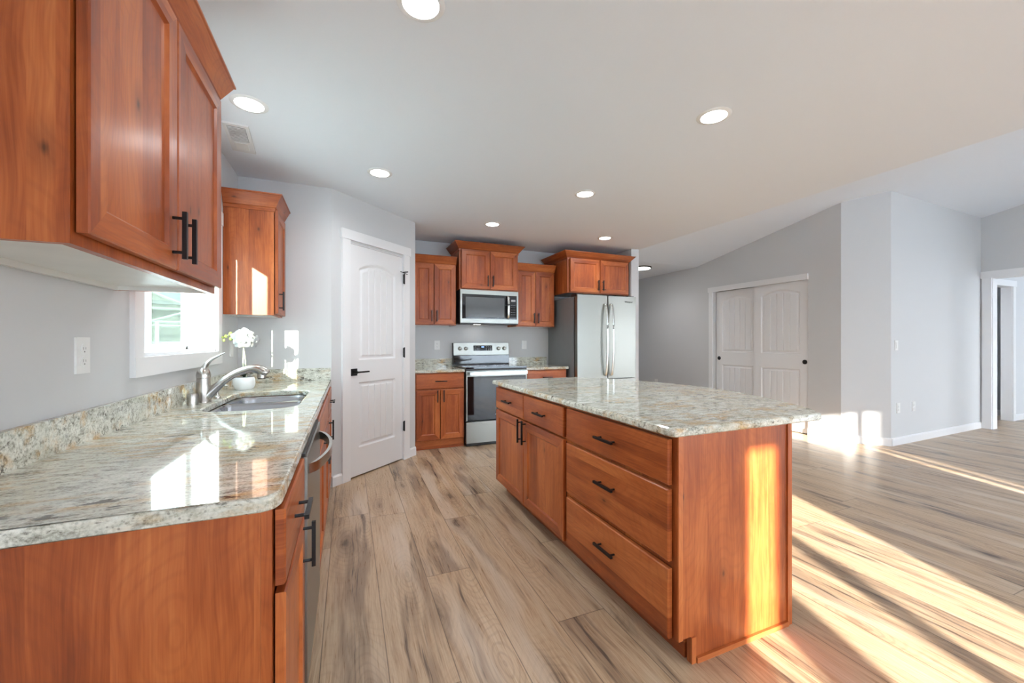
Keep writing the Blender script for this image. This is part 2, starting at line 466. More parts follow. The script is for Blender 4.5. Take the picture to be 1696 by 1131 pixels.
WIN = (2.07, 3.07, 1.15, 1.97)    # sink window opening along y, z
wall('wall_left', (XL, YR), (XL, YB), -.17, holes=[(WIN[0] - YR, WIN[1] - YR, WIN[2], WIN[3])])
wall('wall_end', (XL - .15, YE), (D0.x, YE), -.10)
dH = [(.181, .865, 0, 2.075)]
wall('wall_pantry', D0, D1, -.10, holes=dH)
wall('wall_back', (XL, YB), (XC - .01, YB), -.12)
wall('wall_pantry_side', (.66, 4.33), (.66, YB), -.10)
wall('wall_stub', (3.595, 4.44), (3.595, YB), .125)
wall('wall_hall', (XC - .01, YB), (XC - .01, 9.2), -.12)
wall('wall_hall_end', (XC - .13, 9.2), (XCL + .1, 9.2), -.1)
# closet wall with its sliding-door opening
clH = [(3.316 - 2.94, 4.765 - 2.94, 0, 2.03)]
wall('wall_closet', (XCL, 2.94), (XCL, 9.2), .12, vz(2.94), ZC, holes=clH, mid=[(5.1 - 2.94, ZC)])
wall('wall_angled', (5.81, 2.60), (XCL, 2.94), .12, vz(2.60), vz(2.94))
wall('wall_living', (XR, 2.67), (5.81, 2.60), .12, vz(2.67), vz(2.60))
OP = (1.30, 2.57)
RW_ADDED = [(-3.05, -2.45), (-1.75, -1.15), (-.95, .95)]  # added right-wall windows for sky fill, split to band the fridge reflection
rh = [(2.67 - OP[1], 2.67 - OP[0], 0, 2.09)] + [(2.67 - b, 2.67 - a, .06, 2.35) for a, b in RW_ADDED]
wall('wall_right', (XR, 2.67), (XR, YR), -.13, vz(2.67), vz(YR), holes=rh, mid=[(2.67 - .55, vz(.55))])
# rear wall of the great room behind the camera, its glazed doors let the low sun in
OPN = [(-.44, -.23, .05, 2.05), (-.02, .375, .05, 2.05), (.445, 1.0, .05, 2.05), (2.45, 2.93, 1.62, 2.05), (2.93, 3.05, .05, 2.05), (3.09, 3.27, .05, 2.05), (3.75, 6.0, .05, 2.05)]  # last, wide opening is added to fill the living wall with skylight
OPN = [(a, b, c, d) for a, b, c, d in OPN]
wall('wall_rear', (XL - .15, YR), (XR + .13, YR), .12, holes=[(a - XL + .15, b - XL + .15, c, d) for a, b, c, d in OPN])
for a, b in RW_ADDED: portal(XR + .06, (a + b) / 2, 1.2, b - a, 2.29, (PI / 2, 0, PI / 2))
portal(XL - .19, 2.57, 1.56, 1.0, .82, (PI / 2, 0, -PI / 2))
for a, b, c, d in OPN: portal((a + b) / 2, YR - .06, (c + d) / 2, b - a, d - c, (PI / 2, 0, 0))

# rooms beyond the right-hand opening
wall('wall_passage', (12.5, 2.72), (XR + .13, 2.72), .11, 2.48, 2.48, holes=[(12.5 - 9.34, 12.5 - 8.45, 0, 2.04)])
wall('wall_passage_far', (11.5, -4), (11.5, 2.72), .1)
wall('wall_passage_room', (12.5, 3.02), (XR, 3.02), .1)
struct(mk('ceiling', box(XR + .02, 12.5, YR, 3.2, 2.48, 2.52), 'ceil'))

# ------------------------------------------------------------------ baseboards and casings
def baseboard(name, p0, p1, side=1):
    d = Vector((p1[0] - p0[0], p1[1] - p0[1])); L = d.length
    pr = [(0, 0), (.014, 0), (.014, .075), (.008, .088), (0, .09)]
    pr = [(a * side, b) for a, b in pr]
    bm = prism(pr, 'x', 0, L)
    struct(mk(name, bm, 'trim', loc=(p0[0], p0[1], 0), rotz=math.atan2(d.y, d.x)))
dv = (D1 - D0).normalized()
baseboard('baseboard_pantry', D0 + dv * .0, D0 + dv * .099, -1)
baseboard('baseboard_pantry', D0 + dv * .947, D1, -1)
baseboard('baseboard_closet', (XCL, 2.945), (XCL, 3.31), 1)
baseboard('baseboard_closet', (XCL, 4.85), (XCL, 9.1), 1)
baseboard('baseboard_angled', (5.81, 2.60), (XCL, 2.94), 1)
baseboard('baseboard_living', (5.81, 2.60), (8.186, 2.67), -1)
baseboard('baseboard_passage', (9.43, 2.72), (11.4, 2.72), -1)
baseboard('baseboard_passage', (8.5, 3.02), (11.4, 3.02), -1)
baseboard('baseboard_stub', (3.595, 4.44), (3.72, 4.44), -1)

# pantry door: casing, leaf with arched panel, hinges, lever
def panel_door(w, h, th=.035, m=.105, bot=(.245, .83), top=(1.03, 1.845), arch=.07, planks=5):
    """two-panel arch-top plank door; face toward -y, x 0..w, z 0..h"""
    x0, x1 = m, w - m
    pit = (x1 - x0 - .09) / planks
    gro = [x0 + .045 + pit * i for i in range(planks + 1)][1:-1]
    xs = set([0, w])
    n = int(w / .016)
    for i in range(n + 1): xs.add(round(w * i / n, 4))
    for g in gro:
        for d in (-.006, 0, .006): xs.add(round(g + d, 4))
    for e in (x0, x1):
        for d in (0, .012, .028, .042): xs.add(round(e + d * (1 if e == x0 else -1), 4))
    xs = sorted(xs); xs2 = [xs[0]]
    for x in xs[1:]:
        if x - xs2[-1] > .0025: xs2.append(x)
    xs = xs2
    zs = sorted(set([round(h * i / 170, 4) for i in range(171)] + [bot[0] + d for d in (0, .012, .028, .042)] + [bot[1] - d for d in (0, .012, .028, .042)] + [top[0] + d for d in (0, .012, .028, .042)]))
    def tz(x):
        t = (x - x0) / (x1 - x0); t = max(0, min(1, t)); return top[1] + arch * math.sin(PI * t) ** .9
    def hgt(x, z):
        best = -1
        d1 = min(x - x0, x1 - x, z - bot[0], bot[1] - z); d2 = min(x - x0, x1 - x, z - top[0], (tz(x) - z) * .92)
        d = max(d1, d2)
        if d <= 0: return 0
        if d < .012: r = -.014 * d / .012
        elif d < .026: r = -.014
        elif d < .042: r = -.014 + .010 * (d - .026) / .016
        else:
            r = -.004
            for g in gro:
                q = abs(x - g)
                if q < .006: r -= .0085 * (1 - q / .006)
        return r
    bm = bmesh.new()
    V = [[bm.verts.new((x, -hgt(x, z), z)) for x in xs] for z in zs]
    for j in range(len(zs) - 1):
        for i in range(len(xs) - 1):
            bm.faces.new((V[j][i], V[j][i + 1], V[j + 1][i + 1], V[j + 1][i]))
    # edges and back
    bk = [[bm.verts.new((x, th, z)) for x in (0, w)] for z in (0, h)]
    bm.faces.new((bk[0][0], bk[1][0], bk[1][1], bk[0][1]))
    def strip(front, b0, b1):
        bm.faces.new(list(front) + [b1, b0])
    strip([V[0][i] for i in range(len(xs))], bk[0][0], bk[0][1])
    strip([V[-1][i] for i in range(len(xs))], bk[1][0], bk[1][1])
    strip([V[j][0] for j in range(len(zs))], bk[0][0], bk[1][0])
    strip([V[j][-1] for j in range(len(zs))], bk[0][1], bk[1][1])
    return bm

d1 = shell('door_1', (D0.x, D0.y, 0), DA)      # local x along wall, -y into the kitchen
leaf = mk('door_leaf', panel_door(.672, 2.053), 'door', d1, loc=(.187, .002, .014), smooth=25)
bm = bmesh.new()
bx(bm, .098, .183, -.019, 0, 0, 2.095); bx(bm, .863, .948, -.019, 0, 0, 2.095)
mk('door_casing', bm, 'trim', d1, bevel=.003)
mk('door_header', box(.086, .960, -.026, 0, 2.095, 2.178), 'trim', d1, bevel=.003)
bm = bmesh.new(); bx(bm, .1815, .1855, 0, .1, 0, 2.07); bx(bm, .861, .8645, 0, .1, 0, 2.07); bx(bm, .182, .864, 0, .1, 2.070, 2.0745)
mk('door_jamb', bm, 'trim', d1)
for hz in (1.80, 1.05, .30):
    bm = bmesh.new(); bx(bm, .853, .869, -.024, -.012, hz, hz + .095)
    lathe([(.0065, hz - .004), (.0065, hz + .1)], .861, -.024, 12, bm)
    mk('hinge', bm, 'black', d1)
bm = lathe([(.006, -.075), (.006, -.02)], .853, 1.915, 10, axis='y')
tube([(.80, -.028, 1.915), (.90, -.028, 1.90)], .004, 8, bm)
mk('door_stop', bm, 'black', d1)
lv = mk('lever_handle', box(.200, .262, -.012, 0, .908, .970), 'black', d1, bevel=.002)
bm = lathe([(.011, -.05), (.011, -.01)], .231, .939, 14, axis='y'); bx(bm, .222, .362, -.056, -.044, .932, .946)
mk('lever', bm, 'black', lv)

# closet: two bypass sliding doors, valance, pulls
dc = shell('door_2', (XCL, 4.765, 0), -PI / 2)     # local x runs toward the camera (-y world), -y local = -x world
mk('sliding_door', panel_door(.745, 2.0), 'door', dc, loc=(.012, .062, .012), smooth=25)
mk('sliding_door', panel_door(.745, 2.0), 'door', dc, loc=(.700, .018, .012), smooth=25)
mk('valance', box(-.085, 1.455, -.022, 0.0, 2.012, 2.09), 'trim', dc, bevel=.003)
mk('side_casing', box(-.07, -.001, -.016, 0, 0, 2.012), 'trim', dc, bevel=.002)
for lx, ly in ((.065, .062), (1.402, .018)):
    mk('finger_pull', lathe([(.012, ly - .001), (.030, ly - .004), (.030, ly)], lx, .942, 20, axis='y'), 'black', dc)
bm = bmesh.new(); bx(bm, XCL + .6, XCL + .65, 3.1, 5.0, 0, 2.4); bx(bm, XCL + .121, XCL + .6, 3.1, 3.14, 0, 2.4); bx(bm, XCL + .121, XCL + .6, 4.96, 5.0, 0, 2.4); bx(bm, XCL + .121, XCL + .6, 3.14, 4.96, 2.36, 2.4)
struct(mk('wall_closet_back', bm, 'wall'))

# cased opening in the right wall and the doorway inside the passage
tr = shell('trim_1', (XR, OP[1], 0), -PI / 2)     # local x toward -y
bm = bmesh.new(); bx(bm, -.086, 0.004, -.019, 0, 0, 2.09); bx(bm, OP[1] - OP[0] - .004, OP[1] - OP[0] + .086, -.019, 0, 0, 2.09)
mk('opening_casing', bm, 'trim', tr, bevel=.003)
mk('opening_header', box(-.10, OP[1] - OP[0] + .1, -.026, 0, 2.085, 2.18), 'trim', tr, bevel=.003)
bm = bmesh.new(); bx(bm, .001, .012, 0, .13, 0, 2.08); bx(bm, .001, OP[1] - OP[0], 0, .13, 2.078, 2.089)
mk('opening_jamb', bm, 'trim', tr)
tr = shell('trim_2', (9.34, 2.72, 0), PI)           # local x toward -x, -y local = +y world
bm = bmesh.new(); bx(bm, -.085, .004, 0, .018, 0, 2.045); bx(bm, .888, .97, 0, .018, 0, 2.045)
mk('doorway_casing', bm, 'trim', tr, bevel=.003)
mk('doorway_header', box(-.095, .98, 0, .024, 2.04, 2.13), 'trim', tr, bevel=.003)
mk('doorway_jamb', box(0, .012, -.11, 0, 0, 2.04), 'trim', tr)

# ------------------------------------------------------------------ sink window
w1 = shell('window_1', (XL, 0, 0))
y0, y1, z0, z1 = WIN
bm = bmesh.new()
bx(bm, 0, .017, y0 - .078, y0, z0 - .003, z1 + .0); bx(bm, 0, .017, y1, y1 + .078, z0 - .003, z1)
mk('window_casing', bm, 'trim', w1, bevel=.003)
mk('window_header', box(0, .022, y0 - .09, y1 + .09, z1, z1 + .085), 'trim', w1, bevel=.003)
mk('window_apron', box(0, .019, y0 - .078, y1 + .078, z0 - .082, z0 - .003), 'trim', w1, bevel=.003)
bm = bmesh.new(); G = -.150
for b in ((y0, y0 + .008, z0, z1), (y1 - .008, y1, z0, z1), (y0, y1, z0 - .001, z0 + .008), (y0, y1, z1 - .008, z1)):
    bx(bm, G, -.001, *b)
mk('window_reveal', bm, 'trim', w1)
bm = bmesh.new(); F = (G - .012, G + .008)
bx(bm, *F, y0, y0 + .014, z0, z1); bx(bm, *F, y1 - .035, y1, z0, z1); bx(bm, *F, y0, y1, z0, z0 + .03); bx(bm, *F, y0, y1, z1 - .03, z1)
bx(bm, *F, 2.385, 2.47, z0, z1)
mk('window_frame', bm, 'vinyl', w1, bevel=.002)
bm = bmesh.new(); F = (G - .006, G + .010)
bx(bm, *F, 2.53, 2.570, z0 + .02, z1 - .02); bx(bm, *F, 3.005, 3.036, z0 + .02, z1 - .02)
bx(bm, *F, 2.57, 3.005, z0 + .02, z0 + .048); bx(bm, *F, 2.57, 3.005, z1 - .05, z1 - .02)
bx(bm, G - .020, G - .008, 2.45, 2.55, z0 + .02, z1 - .02)
mk('window_sash', bm, 'vinyl', w1, bevel=.002)
mk('window_pane', box(G - .004, G - .001, y0 + .01, 2.39, z0 + .03, z1 - .03), 'pane_tint', w1)
mk('window_pane', box(G - .002, G + .002, 2.566, 3.008, z0 + .046, z1 - .048), 'pane_tint', w1)
mk('window_sill', box(G, -.002, y0 + .008, y1 - .008, z0 + .008, z0 + .012), 'trim', w1)

# glazing of the openings behind the camera
for i, (a, b, c, d) in enumerate(OPN):
    w = shell('window_%d' % (i + 2), ((a + b) / 2, YR - .06, 0))
    hw = (b - a) / 2; t_ = .012
    bm = bmesh.new(); bx(bm, -hw, -hw + t_, -.02, .02, c, d); bx(bm, hw - t_, hw, -.02, .02, c, d)
    bx(bm, -hw, hw, -.02, .02, c, c + t_); bx(bm, -hw, hw, -.02, .02, d - t_, d)
    mk('window_frame', bm, 'vinyl', w); mk('window_pane', box(-hw + t_, hw - t_, -.003, .003, c + t_, d - t_), 'pane', w)
for i, (a, b) in enumerate(RW_ADDED):  # glazing of the added right-wall windows
    w = shell('window_%d' % (i + 9), (XR + .065, (a + b) / 2, 0)); hw = (b - a) / 2
    bm = bmesh.new(); bx(bm, -.03, .03, -hw, -hw + .04, .06, 2.35); bx(bm, -.03, .03, hw - .04, hw, .06, 2.35)
    bx(bm, -.03, .03, -hw, hw, .06, .11); bx(bm, -.03, .03, -hw, hw, 2.30, 2.35)
    mk('window_frame', bm, 'vinyl', w); mk('window_pane', box(-.003, .003, -hw + .04, hw - .04, .11, 2.30), 'pane', w)

# ------------------------------------------------------------------ cabinet kit
def handle(parent, x, z, length=.135, vertical=True, y=-.0245):
    """square black bar pull; (x, z) is its centre, y the surface it is screwed to"""
    bm = bmesh.new(); s_ = .0055; pr = .034; g = length * .36
    if vertical:
        bx(bm, x - s_, x + s_, y - pr, y - pr + .011, z - length / 2, z + length / 2)
        for q in (-g, g): lathe([(.0045, y - pr + .008), (.0045, y + .0005)], x, z + q, 10, bm, 'y')
    else:
        bx(bm, x - length / 2, x + length / 2, y - pr, y - pr + .011, z - s_, z + s_)
        for q in (-g, g): lathe([(.0045, y - pr + .008), (.0045, y + .0005)], x + q, z, 10, bm, 'y')
    return mk('handle', bm, 'black', parent)

def shaker(parent, x0, x1, z0, z1, th=.020, fr=.057, rec=.009, name='door'):
    bm = bmesh.new(); c = .003
    def ring(ix, y): return [bm.verts.new(p) for p in ((x0 + ix, y, z0 + ix), (x1 - ix, y, z0 + ix), (x1 - ix, y, z1 - ix), (x0 + ix, y, z1 - ix))]
    g_ = .0045; th += g_
    R = [ring(0, -g_), ring(0, -th + c), ring(c, -th), ring(fr, -th), ring(fr + .006, -th + rec * .8), ring(fr + .008, -th + rec)]
    for q, (a, b) in enumerate(zip(R, R[1:])):
        for k in range(4):
            f = bm.faces.new((a[k], a[(k + 1) % 4], b[(k + 1) % 4], b[k]))
            f.material_index = 1 if k in (0, 2) else 0
    f = bm.faces.new(R[-1]); f.material_index = 2
    bm.faces.new(R[0][::-1])
    return mk(name, bm, ['wz', 'wx', 'wz'], parent)

def slabfront(parent, x0, x1, z0, z1, th=.020, mat='wx', name='drawer'):
    bm = bmesh.new(); c = .004
    def ring(ix, y): return [bm.verts.new(p) for p in ((x0 + ix, y, z0 + ix), (x1 - ix, y, z0 + ix), (x1 - ix, y, z1 - ix), (x0 + ix, y, z1 - ix))]
    g_ = .0045; th += g_
    R = [ring(0, -g_), ring(0, -th + c), ring(c, -th)]
    for a, b in zip(R, R[1:]):
        for k in range(4): bm.faces.new((a[k], a[(k + 1) % 4], b[(k + 1) % 4], b[k]))
    bm.faces.new(R[-1]); bm.faces.new(R[0][::-1])
    return mk(name, bm, mat, parent)

def carcass(t, Wd, z0, z1, D, topopen=True, side='wend'):
    s_ = .018
    bm = bmesh.new()
    bx(bm, 0, s_, .02, D, z0, z1); bx(bm, Wd - s_, Wd, .02, D, z0, z1); bx(bm, s_, Wd - s_, D - .012, D, z0, z1)
    bx(bm, s_, Wd - s_, .02, D - .012, z0, z0 + s_)
    if not topopen: bx(bm, s_, Wd - s_, .02, D - .012, z1 - s_, z1)
    mk('carcass', bm, side, t)

def face_frame(t, Wd, z0, z1, rails=(), stiles=(), w=.038):
    bm = bmesh.new(); bx(bm, -.0005, w, 0, .02, z0, z1); bx(bm, Wd - w, Wd + .0005, 0, .02, z0, z1)
    bx(bm, w, Wd - w, 0, .0198, z0, z0 + w); bx(bm, w, Wd - w, 0, .0198, z1 - w, z1)
    for r in rails: bx(bm, w, Wd - w, 0, .0197, r - w / 2, r + w / 2)
    for r in stiles: bx(bm, r - w / 2, r + w / 2, 0, .0196, z0 + w, z1 - w)
    mk('face_frame', bm, 'wz', t)

def toe(t, x0, x1, y=.07, h=.10, D=.08):
    mk('toe_kick', box(x0, x1, y, y + .016, 0, h), 'wx', t)

def crown(t, Wd, D, z0, h=.085, out=.058, left=True, right=True):
    prof = [(0.0, z0 - .028), (.007, z0 - .028), (.007, z0 - .004), (.014, z0), (out - .006, z0 + h - .010), (out, z0 + h - .008), (out, z0 + h), (0.0, z0 + h)]
    bm = bmesh.new(); rings = []
    for o, z in prof:
        l = o if left else 0; r = o if right else 0
        rings.append([bm.verts.new(p) for p in ((-l, D, z), (-l, -o - .0005, z), (Wd + r, -o - .0005, z), (Wd + r, D, z))])
    for a, b in zip(rings, rings[1:]):
        for k in range(3):
            f = bm.faces.new((a[k], a[k + 1], b[k + 1], b[k])); f.material_index = 0 if k == 1 else 1
    for k in (0, 3): bm.faces.new([r[k] for r in rings])
    bm.faces.new(rings[-1])
    bm.faces.new([rings[0][0], rings[0][1], rings[0][2], rings[0][3]])
    mk('crown_molding', bm, ['wx', 'wy'], t)

def under(t, Wd, D, z0):
    """white recessed underside of a wall cabinet with its lips"""
    bm = bmesh.new()
    bx(bm, .018, Wd - .018, .02, D - .012, z0 - .003, z0)
    mk('underside_panel', bm, 'white', t)

def upper_cab(label, loc, rot, Wd, D, z0, z1, doors, handles_z, crown_kw, group, lips=True, door_z=None):
    t = thing('wall_cabinet', label, 'cabinet', loc, rot, group)
    lip = .016
    bm = bmesh.new(); s_ = .018
    bx(bm, 0, s_, .02, D, z0, z1); bx(bm, Wd - s_, Wd, .02, D, z0, z1); bx(bm, s_, Wd - s_, D - .012, D, z0 + lip, z1)
    bx(bm, s_, Wd - s_, .02, D - .012, z1 - s_, z1)
    mk('carcass', bm, 'wend', t)
    face_frame(t, Wd, z0, z1)
    bm = bmesh.new(); bx(bm, s_, Wd - s_, .02, D - .012, z0 + lip, z0 + lip + .012)
    bx(bm, s_, Wd - s_, D - .016, D - .0005, z0, z0 + lip)
    bx(bm, s_, s_ + .003, .0205, D - .012, z0 + .0005, z0 + lip); bx(bm, Wd - s_ - .003, Wd - s_, .0205, D - .012, z0 + .0005, z0 + lip)
    mk('underside_panel', bm, 'white', t)
    dz0, dz1 = door_z or (z0 + .012, z1 - .012)
    for i, (a, b, hx) in enumerate(doors):
        d = shaker(t, a, b, dz0, dz1)
        handle(d, hx, handles_z)
    crown(t, Wd, D, z1, **crown_kw)
    return t

# ------------------------------------------------------------------ left run (front faces +x): local x = world +y
XF = -.150                         # face-frame plane of the left base cabinets
BT = .86                           # box top
GL = 'base cabinets under the sink counter'
def left_base(label, y0, Wd): return thing('base_cabinet', label, 'cabinet', (XF, y0, 0), PI / 2, GL)
DB = XF - XL - .004                # depth
# A: end cabinet
t = left_base('red-brown base cabinet nearest the camera under the long granite sink counter, end panel showing', .975, .425)
bm = bmesh.new(); bx(bm, .018, .407, DB - .012, DB, .1, BT); bx(bm, .018, .407, .02, DB - .012, .1, .118); bx(bm, .407, .425, .02, DB, .1, BT)
mk('carcass', bm, 'wend', t)
bm = prism([(.0205, .1), (.075, .1), (.075, 0), (DB, 0), (DB, BT), (.0205, BT)], 'x', 0, .018)
mk('end_panel', bm, 'wend', t)
face_frame(t, .425, .1, BT, rails=(.672,)); toe(t, .018, .425)
d = slabfront(t, .011, .414, .684, .848); handle(d, .212, .768, .125, False)
d = shaker(t, .011, .414, .112, .668); handle(d, .372, .598)
# dishwasher
t = thing('dishwasher', 'stainless steel dishwasher with curved bar handle built in under the sink counter', 'dishwasher', (XF, 1.408, 0), PI / 2)
mk('tub', box(.006, .602, .01, .55, .1, .852), 'bplast', t)
mk('door_panel', box(.004, .604, -.030, .0095, .105, .845), 'steelx', t, bevel=.004)
mk('control_strip', box(.006, .602, -.024, .0094, .846, .856), 'bplast', t)
pth = smooth_path([(.05, -.028, .795), (.085, -.052, .795), (.19, -.077, .795), (.304, -.086, .795), (.42, -.077, .795), (.523, -.052, .795), (.558, -.028, .795)], 5)
bm = bmesh.new(); rings = []
for i, p in enumerate(pth):
    tt = (pth[min(i + 1, len(pth) - 1)] - pth[max(i - 1, 0)]).normalized(); nn = Vector((tt.y, -tt.x, 0)) * .0055
    rings.append([bm.verts.new(p + nn + Vector((0, 0, -.016))), bm.verts.new(p - nn + Vector((0, 0, -.016))), bm.verts.new(p - nn + Vector((0, 0, .016))), bm.verts.new(p + nn + Vector((0, 0, .016)))])
for a, b in zip(rings, rings[1:]):
    for k in range(4): bm.faces.new((a[k], a[(k + 1) % 4], b[(k + 1) % 4], b[k]))
bm.faces.new(rings[0]); bm.faces.new(rings[-1])
mk('handle', bm, 'nickel', t, smooth=35)
mk('toe_panel', box(.006, .602, .05, .062, 0, .1), 'bplast', t)
# B: sink base
t = left_base('red-brown sink base cabinet with paired black pulls, beyond the dishwasher', 2.016, .965)
carcass(t, .965, .1, BT, DB); face_frame(t, .965, .1, BT, rails=(.672,)); toe(t, 0, .965)
slabfront(t, .011, .954, .684, .848, name='false_drawer_front')
d = shaker(t, .011, .456, .112, .668); handle(d, .420, .598)
d = shaker(t, .464, .954, .112, .668); handle(d, .500, .598)
# C: last one
t = left_base('red-brown base cabinet at the far end of the sink counter beside the pantry wall', 2.983, .622)
carcass(t, .622, .1, BT, DB); face_frame(t, .622, .1, BT, rails=(.672,)); toe(t, 0, .622)
d = slabfront(t, .011, .532, .684, .848); handle(d, .252, .768, .125, False)
d = shaker(t, .011, .532, .112, .668); handle(d, .045, .598)

# sink counter: slab with the sink cut-out, and its two splashes
ct = thing('granite_countertop', 'long polished granite worktop with low backsplash holding the sink and faucet', 'countertop', (0, 0, 0))
CT = .892
outer = [(XL + .002, .945), (-.132, .945), (-.132, YE - .002), (XL + .002, YE - .002)]
outer = round_poly(outer, [.001, .045, .001, .001], 6)
sk = [(-.628, 2.225), (-.57, 2.185), (-.447, 2.168), (-.30, 2.185), (-.240, 2.235), (-.232, 2.30), (-.232, 2.84), (-.255, 2.925), (-.33, 2.955), (-.56, 2.955), (-.622, 2.925), (-.640, 2.84), (-.645, 2.35)]
skr = round_poly(sk, .05, 4)
mk('slab', slab(outer, [skr], BT, CT, .006), 'gran', ct)
mk('backsplash', box(XL + .001, XL + .020, .945, YE - .002, CT + .0003, CT + .10), 'gran', ct, bevel=.002)
mk('backsplash', box(XL + .0205, -.135, YE - .020, YE - .001, CT + .0003, CT + .10), 'gran', ct, bevel=.002)

# sink: two bowls under the cut-out
t = thing('sink', 'undermount stainless steel double-bowl sink set in the granite counter under the window', 'sink', (0, 0, 0))
def bowl(pts, depth, ins=.035):
    if area2(pts) < 0: pts = pts[::-1]
    bm = bmesh.new(); rings = []
    for d, z in ((-.012, BT - .0015), (.0, BT - .0015), (.006, BT - .02), (.010, BT - depth + .05), (.022, BT - depth + .015), (.045, BT - depth + .002), (.09, BT - depth)):
        rings.append([bm.verts.new((p[0], p[1], z)) for p in offset_loop(pts, d)])
    for a, b in zip(rings, rings[1:]):
        for k in range(len(pts)): bm.faces.new((a[k], a[(k + 1) % len(pts)], b[(k + 1) % len(pts)], b[k]))
    bm.faces.new(rings[-1]); return bm
b1 = round_poly([(-.622, 2.235), (-.56, 2.198), (-.447, 2.182), (-.30, 2.198), (-.246, 2.25), (-.240, 2.32), (-.240, 2.60), (-.26, 2.64), (-.62, 2.64), (-.638, 2.60), (-.638, 2.35)], .05, 4)
b2 = round_poly([(-.638, 2.675), (-.24, 2.675), (-.24, 2.86), (-.27, 2.93), (-.34, 2.945), (-.56, 2.945), (-.61, 2.925), (-.636, 2.84)], .045, 4)
for b_, dp in ((b1, .20), (b2, .17)):
    o = mk('bowl', bowl(b_, dp), 'sinkst', t, smooth=45)
mk('divider', box(-.62, -.25, 2.640, 2.675, BT - .03, BT - .018), 'sinkst', t, bevel=.004)
for cx, cy, dp in ((-.44, 2.42, .20), (-.44, 2.80, .17)):
    mk('drain', lathe([(.042, BT - dp + .0005), (.040, BT - dp + .003), (.02, BT - dp + .0015)], cx, cy, 20), 'nickel', t, smooth=40)

# faucet
fx, fy = -.703, 2.55
t = thing('faucet', 'brushed nickel kitchen faucet with curved lever standing behind the sink', 'faucet', (fx, fy, CT))
bm = lathe([(.036, 0), (.036, .004), (.0325, .012), (.0318, .10), (.031, .125)], 0, 0, 28)
pth = smooth_path([(.012, 0, .030), (.045, 0, .065), (.085, 0, .105), (.115, 0, .128)], 5)
tube(pth, lerp_list([.028, .0235, .0195, .0175], 5), 18, bm)
mk('body', bm, 'nickel', t, smooth=50)
pth = smooth_path([(.108, 0, .124), (.150, 0, .150), (.205, 0, .168), (.245, 0, .166), (.275, 0, .148), (.286, 0, .136)], 6)
bm = tube(pth, lerp_list([.0175, .0185, .020, .024, .027, .020], 6), 20)
lathe([(.0225, .118), (.0225, .140)], .262, 0, 18, bm)
mk('spray_head', bm, 'nickel', t, smooth=50)
mk('spray_nozzle', lathe([(.019, .113), (.019, .119)], .262, 0, 18), 'bplast', t)
bm = lathe([(.0318, .127), (.0325, .142), (.030, .157), (.024, .172), (.014, .184)], 0, 0, 26)
pth = smooth_path([(-.004, 0, .158), (.008, 0, .190), (.030, 0, .218), (.062, 0, .240), (.094, 0, .258)], 5)
tube(pth, lerp_list([(.020, .020), (.017, .013), (.014, .008), (.011, .005), (.007, .003)], 5), 14, bm)
mk('lever', bm, 'nickel', t, smooth=50)
t = thing('air_gap', 'short brushed nickel air gap cylinder to the left of the faucet', 'air gap', (-.722, 2.455, CT))
bm = lathe([(.023, 0), (.0235, .052), (.021, .058)], 0, 0, 24); mk('cap', bm, 'nickel', t, smooth=40)
for a in (.2, .5, .8): mk('vent_slot', box(.0215, .0238, -.004, .004, a * .052 - .002, a * .052 + .002), 'slot', t)
t = thing('soap_dispenser', 'slim brushed nickel soap dispenser behind the faucet', 'soap dispenser', (-.682, 2.70, CT))
mk('base', lathe([(.019, 0), (.018, .008), (.009, .016), (.008, .060), (.013, .062), (.012, .074)], 0, 0, 20), 'nickel', t, smooth=40)
mk('nozzle', tube([(0, 0, .068), (.05, 0, .068)], .005, 10), 'nickel', t, smooth=40)

# orchid in a white pot
ox, oy = -.640, 3.12
t = thing('potted_orchid', 'white artificial orchid in a round white pot near the window corner', 'plant', (ox, oy, CT))
mk('pot', lathe([(.046, 0), (.056, .012), (.064, .04), (.062, .068), (.056, .082), (.051, .082), (.053, .066)], 0, 0, 32), 'porc', t, smooth=50)
mk('moss', lathe([(.053, .066), (.03, .078), (.002, .082)], 0, 0, 20), 'soil', t, smooth=50)
s1 = smooth_path([(0, 0, .07), (-.005, 0, .15), (-.004, 0, .22), (.0, .0, .30), (.03, 0, .355), (.055, 0, .35), (.07, 0, .31)], 5)
s2 = smooth_path([(.012, .005, .07), (.010, 0, .15), (.002, 0, .24), (-.02, 0, .34), (-.07, 0, .365), (-.10, 0, .35)], 5)
for s_ in (s1, s2): mk('stem', tube(s_, .0035, 8), 'stem', t, smooth=60)
def leaf_bm(L, wd, ang, el):
    bm = bmesh.new(); rows = []
    for i in range(9):
        q = i / 8; r = L * q; z = .075 + el * math.sin(q * 2.2) * L; hw = wd * math.sin(PI * min(1, .12 + q * .88)) ** .7
        row = []
        for sft, dz in ((-1, .010), (0, 0), (1, .010)):
            x = math.cos(ang) * r - math.sin(ang) * hw * sft; y = math.sin(ang) * r + math.cos(ang) * hw * sft
            row.append(bm.verts.new((x, y, z + dz)))
        rows.append(row)
    for a, b in zip(rows, rows[1:]):
        for k in (0, 1): bm.faces.new((a[k], a[k + 1], b[k + 1], b[k]))
    bmesh.ops.solidify(bm, geom=bm.faces[:], thickness=.002); return bm
for L, wd, a, e in ((.075, .018, -.3, .75), (.07, .017, 2.6, .55), (.065, .016, 1.2, .6), (.06, .016, -1.7, .5)):
    mk('leaf', leaf_bm(L, wd, a, e), 'leaf', t, smooth=60)
